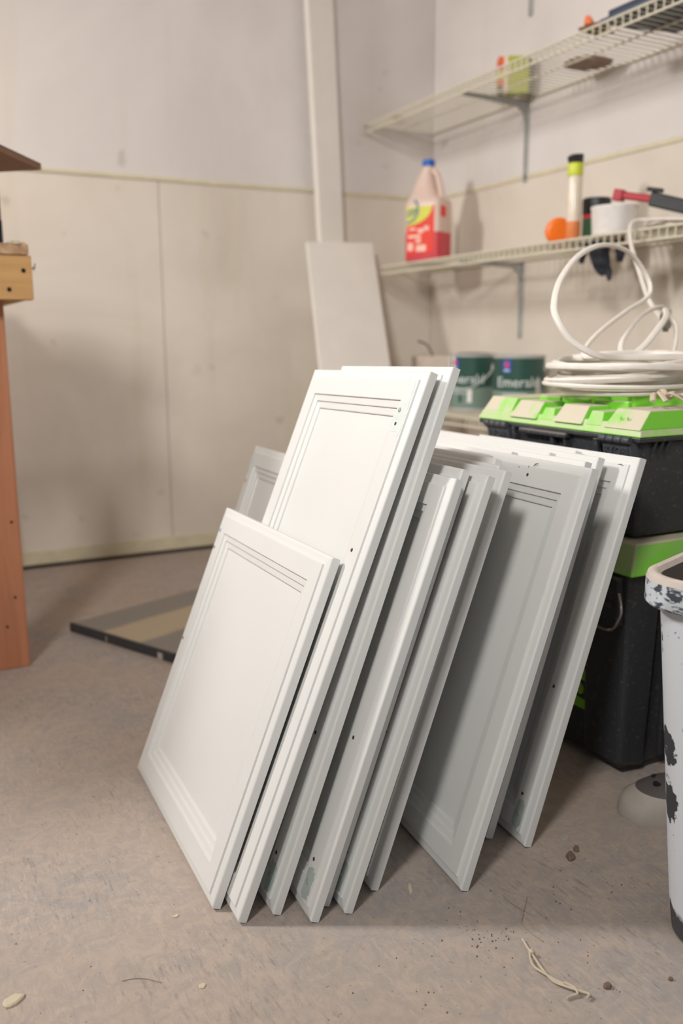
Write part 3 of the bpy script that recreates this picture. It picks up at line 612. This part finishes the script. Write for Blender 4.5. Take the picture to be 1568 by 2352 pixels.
# ------------------------------------------------------------------ paint cans on the lowest shelf
CZ = .4545
def paint_can(x, y, label, lang, extra=()):
    o = empty('paint_can', (x, y, CZ), None, label, 'paint can', 'gallon paint cans on the lowest shelf')
    r, h = .083, .192
    MB().lathe([(r - .002, 0), (r, .002), (r, .006), (r - .002, .009)], 48).build('base_rim', 'can_silver', o, smooth=True)
    MB().lathe([(r - .002, .009), (r - .002, .082)], 48).build('lower_label', 'can_label_low', o, smooth=True)
    MB().lathe([(r - .002, .082), (r - .002, h - .010)], 48).build('upper_label', 'can_green', o, smooth=True)
    MB().lathe([(r - .002, h - .010), (r, h - .008), (r, h), (r - .004, h + .001), (r - .012, h - .006), (.002, h - .006)], 48).build('lid', 'can_silver', o, smooth=True)
    def wrap(vs, zc, rr=.0006):       # bend flat print round the can
        out = []
        for px, py, pz in vs:
            a = lang + px / r; R_ = r - .002 + rr + pz; out.append((R_ * math.cos(a), R_ * math.sin(a), zc + py))
        return out
    def patch(x0, x1, z0, z1, mat, name, rr):
        n = 10; vs = [(x0 + (x1 - x0) * k / n, zz, rr) for zz in (z0, z1) for k in range(n + 1)]
        MB().add(wrap(vs, 0, 0), [(k, k + 1, n + 2 + k, n + 1 + k) for k in range(n)]).build(name, mat, o, smooth=True)
    patch(-.052, -.022, .138, .178, 'logo_blue', 'logo_square', .0012)
    dv = [(-.037 + .008 * math.cos(2 * math.pi * k / 16), .163 + .009 * math.sin(2 * math.pi * k / 16), .0020) for k in range(16)]
    MB().add(wrap(dv, 0, 0), [tuple(range(16))]).build('logo_mark', 'logo_red', o)
    patch(-.047, -.027, .143, .148, 'can_text', 'logo_line', .0020)
    tv, tf = text_mesh('Emerald', .044, .0003, .0004)
    MB().add(wrap(tv, .108, .0015), tf).build('lettering', 'can_text', o)
    for z0, z1, x0, x1 in ((.070, .074, -.05, .03), (.060, .063, -.045, .02)): patch(x0, x1, z0, z1, 'can_text', 'small_print', .0012)
    patch(-.02, -.008, .030, .055, 'can_green', 'swatch', .0012)
    for a in (lang - 1.45, lang + 1.35):
        MB().lathe([(.011, 0), (.011, .004), (.006, .006)], 14, Matrix.Translation(((r - .002) * math.cos(a), (r - .002) * math.sin(a), .150)) @ Matrix.Rotation(a, 4, 'Z') @ Matrix.Rotation(R(90), 4, 'Y')).build('ear', 'can_silver', o, smooth=True)
    return o, r, lang
vd = math.atan2(-.80, -.60)      # towards the room
o, r, la = paint_can(1.828, 2.285, 'green paint can with the clear lettering, nearer of the two', vd - .05)
patch_pts = None
MB().lathe([(.0815, .03), (.0815, .10)], 6, Matrix.Translation((0, 0, 0)), cap=False)
pv = [(.0818 * math.cos(la + .72 + .30 * k / 6), .0818 * math.sin(la + .72 + .30 * k / 6), z) for z in (.02, .118) for k in range(7)]
MB().add(pv, [(k, k + 1, 8 + k, 7 + k) for k in range(6)]).build('side_sticker', 'can_silver', o, smooth=True)
o, r, la = paint_can(1.845, 2.555, 'green paint can with paint drips and wire bail, farther left of the two', vd - .35)
ba = [(.087 * math.cos(la - 1.45 + 2.8 * u), .087 * math.sin(la - 1.45 + 2.8 * u), .150 - .075 * math.sin(math.pi * u)) for u in [k / 24 for k in range(25)]]
MB().tube(ba, .0022, 8).build('bail', 'can_text', o, smooth=True)
MB().lathe([(.06, .188), (.055, .1945), (.02, .196)], 24).build('paint_skin', 'navy', o, smooth=True)
for a, z0, z1, wd in ((-.9, .10, .188, .022), (-.55, .12, .188, .014), (.25, .03, .075, .016), (-.75, .09, .13, .03)):
    pv = [((.0826) * math.cos(la + a + wd / .083 * s), .0826 * math.sin(la + a + wd / .083 * s), z) for z in (z0, z1) for s in (-.5, 0, .5)]
    MB().add(pv, [(0, 1, 4, 3), (1, 2, 5, 4)]).build('paint_drip', 'tub_white', o)
o = simple('cardboard_box', (1.86, 2.83, CZ), 'pale little carton in the corner left of the paint cans', 'box', rz=R(-25))
MB().box((-.07, -.07, 0), (.07, .07, .180)).build('carton', 'carton_pale', o, bevel=.003)
MB().box((-.071, -.03, .07), (-.0702, .01, .11)).build('print_dark', 'box_dark', o)
MB().box((-.071, .02, .05), (-.0702, .055, .12)).build('print_orange', 'box_orange', o)
MB().tube(spline([(.0, .0, .180), (-.02, .02, .22), (-.05, .05, .235)], 6), .003, 8).build('wire_end', 'black_plastic', o, smooth=True)

# ================================================================== LEANING BOARD AND TRIM
def leaner(name, pts_top, pts_low, thick, mat, label, cat):
    """a flat board through top corners TL, TR and lower points on the same edges, carried down to the floor"""
    TL, TR = map(Vector, pts_top); BL, BR = map(Vector, pts_low)
    def to_floor(a, b):
        d = b - a; t_ = (fz(2.8) + .002 - a.z) / d.z
        for _ in range(3): t_ = (fz((a + d * t_).y) + .002 - a.z) / d.z
        return a + d * t_
    FL, FR = to_floor(TL, BL), to_floor(TR, BR)
    nrm = (TR - TL).cross(FL - TL).normalized(); nrm = nrm if nrm.y > 0 else -nrm
    root = empty(name, FL.lerp(FR, .5), None, label, cat); o0 = root.location.copy()
    q = [FL, FR, TR, TL]
    MB().add([p - o0 for p in q] + [p + nrm * thick - o0 + Vector((0, 0, thick * .2 if i < 2 else 0)) for i, p in enumerate(q)],
             [(0, 1, 2, 3), (7, 6, 5, 4), (0, 4, 5, 1), (1, 5, 6, 2), (2, 6, 7, 3), (3, 7, 4, 0)]).build('board', mat, root, bevel=.002)
    return root, nrm, o0
# board: top touches near the wall, foot about 0.25 m out
def atY(p, y):      # slide a point seen at y=2.9 along its sight line to another depth
    s = y / 2.9; return (p[0] * s, y, .70 + (p[2] - .70) * s)
leaner('white_board', (atY((1.379, 2.9, 1.030), 2.93), atY((1.641, 2.9, 1.038), 2.93)), (atY((1.426, 2.9, .597), 2.72), atY((1.717, 2.9, .607), 2.72)), .016, 'trim_white', 'white painted board leaning against the back wall beneath the trim strip', 'board')
root, nrm, o0 = leaner('trim_strip', (atY((1.3705, 2.9, 2.199), 2.960), atY((1.466, 2.9, 2.221), 2.960)), (atY((1.433, 2.9, 1.040), 2.945), atY((1.524, 2.9, 1.041), 2.945)), .034, 'trim_white', 'long white trim strip standing upright against the back wall', 'trim')
# ================================================================== WORKBENCH AT THE LEFT
be = empty('workbench', (.255, 2.02, fz(2.02)), None, 'rough wooden workbench at the left edge with orange brown leg', 'workbench')
b0 = Vector((.255, 2.02, fz(2.02)))
def bx(lo, hi, name, mat, bev=.002, par=None): return MB().box(tuple(Vector(lo) - b0), tuple(Vector(hi) - b0)).build(name, mat, par or be, bevel=bev)
leg = bx((.165, 2.02, fz(2.02)), (.257, 2.06, .778), 'leg', 'bench_post')
for zz, xx in ((.14, .236), (.075, .215), (.31, .24)): MB().lathe([(.003, 0), (.003, .001)], 10, Matrix.Translation(Vector((xx, 2.0197, zz)) - b0) @ Matrix.Rotation(R(90), 4, 'X')).build('screw', 'gap_black', leg)
leg2 = bx((-1.0, 2.02, fz(2.02)), (-.91, 2.06, .778), 'leg', 'bench_post'); bx((-1.0, 2.70, fz(2.7)), (-.91, 2.74, .778), 'leg', 'bench_post'); bx((.165, 2.70, fz(2.7)), (.257, 2.74, .778), 'leg', 'bench_post')
rail = bx((-1.05, 1.955, .780), (.309, 1.993, .868), 'rail', 'pine'); bx((-1.05, 2.70, .780), (.300, 2.738, .868), 'rail', 'pine'); bx((.262, 1.994, .780), (.300, 2.699, .868), 'rail', 'pine')
for xx, zz in ((.292, .838), (.262, .80)): MB().lathe([(.0045, 0), (.0045, .0012), (.002, .002)], 10, Matrix.Translation(Vector((xx, 1.9548, zz)) - b0) @ Matrix.Rotation(R(90), 4, 'X')).build('screw', 'gap_black', rail)
MB().tube([tuple(Vector((.309, 1.965, .842)) - b0), tuple(Vector((.316, 1.960, .846)) - b0)], .0012, 6).build('nail', 'gap_black', rail)
MB().tube([tuple(Vector((.3135, 1.962, .839)) - b0), tuple(Vector((.3165, 1.960, .853)) - b0)], .0010, 6).build('nail', 'gap_black', rail)
top = bx((-1.06, 1.950, .8685), (.304, 2.745, .890), 'bench_top', 'osb', .003)
m = MB(); rb = random.Random(5)
for k in range(60):
    x_, y_ = rb.uniform(.16, .300), rb.uniform(1.952, 2.03); s_ = rb.uniform(.003, .008)
    m.box((x_ - s_, y_ - s_, .889), (x_ + s_, y_ + s_, .889 + s_ * .8), Matrix.Translation(-b0))
tag(m.build('sawdust', 'sawdust', be), kind='stuff')
o = empty('carton', (.10, 2.10, .8905), None, 'edge of a dark blue and pink carton standing on the workbench', 'box')
MB().box((-.20, -.06, 0), (.169, .10, .055)).build('lower_half', 'navy', o, bevel=.002)
MB().box((-.20, -.06, .0552), (.168, .10, .1515)).build('upper_half', 'carton', o, bevel=.002)
o = empty('plywood_offcut', (.20, 2.0, 1.043), None, 'brown plywood corner jutting in at the left above the workbench', 'plywood')
pl3 = [(.348 - .20, 0), (.249 - .20 - .06, -.158 - .096), (-.75, -.25), (-.72, .17), (.348 - .20 - .073 * 2, .063 * 2)]
MB().prism(pl3, 0, .010).build('sheet', 'ply_brown', o)
MB().prism([(x * 1.0, y) for x, y in pl3], .0101, .0125).build('dark_face', 'strip_dark', o)

# ================================================================== BOARD ON THE FLOOR, BIN, DRUM, CLOG
A = Vector((.391, 2.240, 0)); B = Vector((.545, 1.880, 0)); C = Vector((.83, 2.475, 0))
ux = (B - A).normalized(); uy = Vector((-ux.y, ux.x, 0)); uy = uy if uy.x > 0 else -uy
zc = fz(2.2); ux3 = Vector((ux.x, ux.y, -KF * ux.y)).normalized(); uy3 = Vector((uy.x, uy.y, -KF * uy.y)).normalized()
fb = empty('floor_board', mat=frame((A.x, A.y, fz(A.y) + .001), uy3, ux3, uy3.cross(ux3)), label='grey board with black edge lying flat on the floor behind the doors', cat='board')
if uy3.cross(ux3).z < 0:
    fb.matrix_world = frame((A.x, A.y, fz(A.y) + .001), uy3, ux3, -uy3.cross(ux3))
MB().box((.004, 0, 0), (.62, .40, .0205)).build('slab', 'board_top', fb, bevel=.001)
MB().box((-.004, -.002, 0), (.0038, .402, .0225)).build('edge_strip', 'strip_dark', fb, bevel=.001)
MB().box((-.0046, .150, .002), (-.0041, .152, .016)).build('chip_mark', 'chip', fb)
MB().box((-.0046, .345, .000), (-.0041, .362, .016)).build('bare_patch', 'clog_grey', fb)

bn = Vector((.94, .34, 0)); bl = Vector((.34, -.94, 0))     # far side runs along bn, left side along bl
bin_ = empty('waste_bin', mat=frame((.94 * .89 - .34 * .399, .34 * .89 + .94 * .399, fz(.65)), bn, -bl, Vector((0, 0, 1))), label='dark waste bin with flaking white paint at the right edge', cat='bin')
HB = .452 - fz(.65); BW, BD = .30, .34
def bring(i, z, r, iw=0): return [(x, y, z) for x, y in rrect(BW - 2 * i, BD - 2 * i, r, 8, BW / 2, -BD / 2)]
MB().loft([bring(.052, .002, .05), bring(.040, .010, .055), bring(.036, .05, .055), bring(.013, HB - .035, .050)], cap=False).build('body', 'bin_paint', bin_, smooth=True)
MB().add(bring(.052, .002, .05), [tuple(range(len(bring(.052, .002, .05)) - 1, -1, -1))]).build('base', 'black_plastic', bin_)
MB().loft([bring(.0125, HB - .036, .050), bring(.002, HB - .036, .052), bring(0, HB - .033, .052), bring(0, HB - .008, .052)], cap=False).build('rim', 'bin_rim', bin_, smooth=True)
MB().loft([bring(0, HB - .008, .052), bring(.0015, HB - .002, .051), bring(.005, HB, .049), bring(.010, HB - .001, .046), bring(.014, HB - .006, .044)], cap=False).build('rim_top', 'bin_rim_top', bin_, smooth=True)
MB().loft([bring(.014, HB - .006, .044), bring(.018, HB - .04, .044), bring(.05, .03, .04)][::-1], cap=False).build('inner_wall', 'bin_inside', bin_, smooth=True)
MB().box((.054, -BD + .054, .028), (BW - .054, -.054, .031)).build('inner_floor', 'bin_inside', bin_)
MB().hexa([(.006, -.120, HB - .075), (.020, -.120, HB - .075), (.020, -.112, HB - .075), (.010, -.112, HB - .075)], [(.001, -.120, HB - .034), (.016, -.120, HB - .034), (.016, -.112, HB - .034), (.001, -.112, HB - .034)]).build('gusset', 'bin_paint', bin_, bevel=.001)

o = empty('plastic_canister', (1.093, .888, fz(.888)), None, 'tall pale plastic canister standing between the bin and the toolboxes', 'canister')
MB().lathe([(.042, 0), (.045, .004), (.045, .36)], 32).build('body', 'drum_white', o, smooth=True)
MB().lathe([(.045, .36), (.044, .39), (.040, .42), (.031, .445), (.022, .455), (.020, .458)], 32).build('shoulder', 'drum_white', o, smooth=True)
MB().lathe([(.022, .458), (.022, .476), (.019, .479)], 24).build('cap', 'tub_white', o, smooth=True)
cl = empty('rubber_clog', mat=Matrix.Translation((.975, .868, fz(.868))) @ Matrix.Rotation(R(-35), 4, 'Z'), label='pale grey rubber clog with dark vent holes on the floor behind the bin', cat='shoe')
def cring(z, s, off=0): return [(x * s + off, y * s, z) for x, y in [(.085 * math.cos(a) ** 1 * (1 if math.cos(a) > 0 else .62), .044 * math.sin(a)) for a in [2 * math.pi * k / 28 + math.pi for k in range(28)]]]
MB().loft([cring(0, .97), cring(.006, 1.0), cring(.028, .96, .004), cring(.042, .80, .014)]).build('toe_shell', 'clog_grey', cl, smooth=True)
up = MB().loft([cring(.042, .80, .014), cring(.052, .66, .024), cring(.060, .45, .036)]).build('vent_top', 'clog_shade', cl, smooth=True)  # shadow on the clog's upper is painted in as a darker grey
for x_, y_ in ((-.012, -.012), (.006, -.018), (-.010, .010), (.012, .004), (.024, -.014)):
    MB().lathe([(.0062, -.004), (.0062, .0012)], 14, Matrix.Translation((x_ + .012, y_, .0545))).build('vent_hole', 'gap_black', up)

# ================================================================== SMALL THINGS ON THE FLOOR
def ground(p, h=0.0): return (p[0], p[1], fz(p[1]) + h)
tw = empty('twine_scrap', ground((.604, .69)), None, 'frayed scrap of beige twine on the floor in front of the bin', 'twine')
o0 = Vector(ground((.604, .69)))
def gp(l): return [tuple(Vector(ground((x, y), h)) - o0) for x, y, h in l]
MB().tube(spline(gp([(.616, .728, .003), (.611, .712, .003), (.606, .694, .004), (.601, .674, .004), (.600, .655, .003), (.606, .640, .004), (.614, .628, .004), (.619, .620, .004), (.613, .617, .004)]), 6), .0015, 8).build('strand', 'twine', tw, smooth=True)
MB().tube(spline(gp([(.609, .706, .005), (.600, .694, .005), (.596, .682, .004), (.598, .670, .004), (.602, .655, .004), (.606, .645, .004)]), 6), .0014, 8).build('strand', 'twine', tw, smooth=True)
MB().tube(spline(gp([(.606, .645, .006), (.611, .635, .005), (.609, .627, .004), (.602, .628, .003), (.595, .628, .003)]), 6), .0015, 8).build('strand', 'twine', tw, smooth=True)
MB().lathe([(.001, -.004), (.0035, -.002), (.0035, .002), (.001, .004)], 10, Matrix.Translation(gp([(.608, .702, .005)])[0])).build('knot', 'twine', tw, smooth=True)
th = empty('thread_scrap', ground((.645, .76)), None, 'thin forked thread lying on the floor near the last doors', 'thread'); o0 = Vector(ground((.645, .76)))
MB().tube(spline(gp([(.651, .812, .001), (.650, .792, .0012), (.652, .771, .001), (.637, .755, .0012), (.634, .735, .001), (.636, .715, .001)]), 6), .0006, 6).build('strand', 'thread', th, smooth=True)
MB().tube(spline(gp([(.652, .771, .001), (.664, .781, .001), (.676, .793, .001)]), 5), .0005, 6).build('strand', 'thread', th, smooth=True)
def flake(name, p, sx, sy, h, rz, mat, label, cat, seed):
    r_ = random.Random(seed); n = 12; poly = [(sx * (.8 + .3 * r_.random()) * math.cos(2 * math.pi * k / n), sy * (.8 + .3 * r_.random()) * math.sin(2 * math.pi * k / n)) for k in range(n)]
    o = MB().loft([[(x, y, 0) for x, y in poly], [(x, y, h * .6) for x, y in poly], [(x * .75, y * .75, h) for x, y in poly]]).build(name, mat)
    o.location = ground(p, .0002); o.rotation_euler = (0, 0, rz); return tag(o, label, cat)
flake('wood_chip', (.556, .880), .012, .0028, .0012, R(62), 'chip', 'slim pale wood chip on the floor right of the doors', 'wood chip', 1)
flake('plaster_disc', (.073, .910), .0125, .0085, .0035, R(20), 'chip', 'beige oval disc on the floor at lower left', 'disc', 2)
flake('dirt_clump', (.786, .836), .010, .006, .006, R(50), 'crumb', 'brown crumbly clump on the floor beyond the last door', 'clump', 3)
flake('dirt_clump', (.806, .847), .008, .004, .004, R(50), 'crumb', 'smaller brown clump just behind the crumbly one', 'clump', 4)
flake('pebble', (.647, .622), .005, .004, .0045, 0, 'crumb', 'small brownish pebble on the floor beside the twine', 'pebble', 5)
flake('paint_flake', (.815, .880), .010, .006, .0014, R(30), 'clog_grey', 'pale paint flake on the shaded floor by the rearmost door', 'flake', 6)
flake('paint_flake', (.26, .835), .005, .004, .0014, R(30), 'chip', 'cream paint flake at the bottom left of centre', 'flake', 7)
flake('pebble', (.716, .598), .003, .0025, .003, 0, 'crumb', 'tiny brown pebble in front of the bin foot', 'pebble', 8)
hs = empty('crack_line', ground((.215, .862)), None, 'thin curved crack mark on the floor at the very bottom left', 'strand'); o0 = Vector(ground((.215, .862)))
MB().tube(spline(gp([(.184, .885, .0006), (.196, .883, .0006), (.208, .876, .0008), (.218, .866, .0006), (.222, .862, .0006)]), 5), .0004, 6).build('crack_tube', 'thread', hs, smooth=True)  # thin tube added to draw a curved crack mark in the concrete
flake('paint_flake', (.272, .970), .004, .003, .0014, R(10), 'chip', 'tiny cream flake in front of the second door corner', 'flake', 10)
m = MB(); rb = random.Random(21)
for k in range(520):
    if k < 330: x_, y_ = rb.uniform(.45, 1.0), rb.uniform(.55, 1.0)
    else: x_, y_ = rb.uniform(0, 1.0), rb.uniform(.55, 2.4)
    if k < 40: x_, y_ = .58 + rb.gauss(0, .018), .757 + rb.gauss(0, .018)
    if (x_ > .30 and y_ > .83) or (x_ > .70 and y_ < .74): continue
    s_ = rb.choice((.0006, .0007, .0009, .0012, .0016)); z_ = fz(y_)
    m.add([(x_ - s_, y_ - s_, z_), (x_ + s_, y_ - s_ * .6, z_), (x_ + s_ * .2, y_ + s_, z_), (x_, y_, z_ + s_ * 1.1)], [(0, 2, 1), (0, 1, 3), (1, 2, 3), (2, 0, 3)])
tag(m.build('floor_grit', 'crumb'), 'scattered crumbs and grit on the concrete floor', 'grit', kind='stuff')
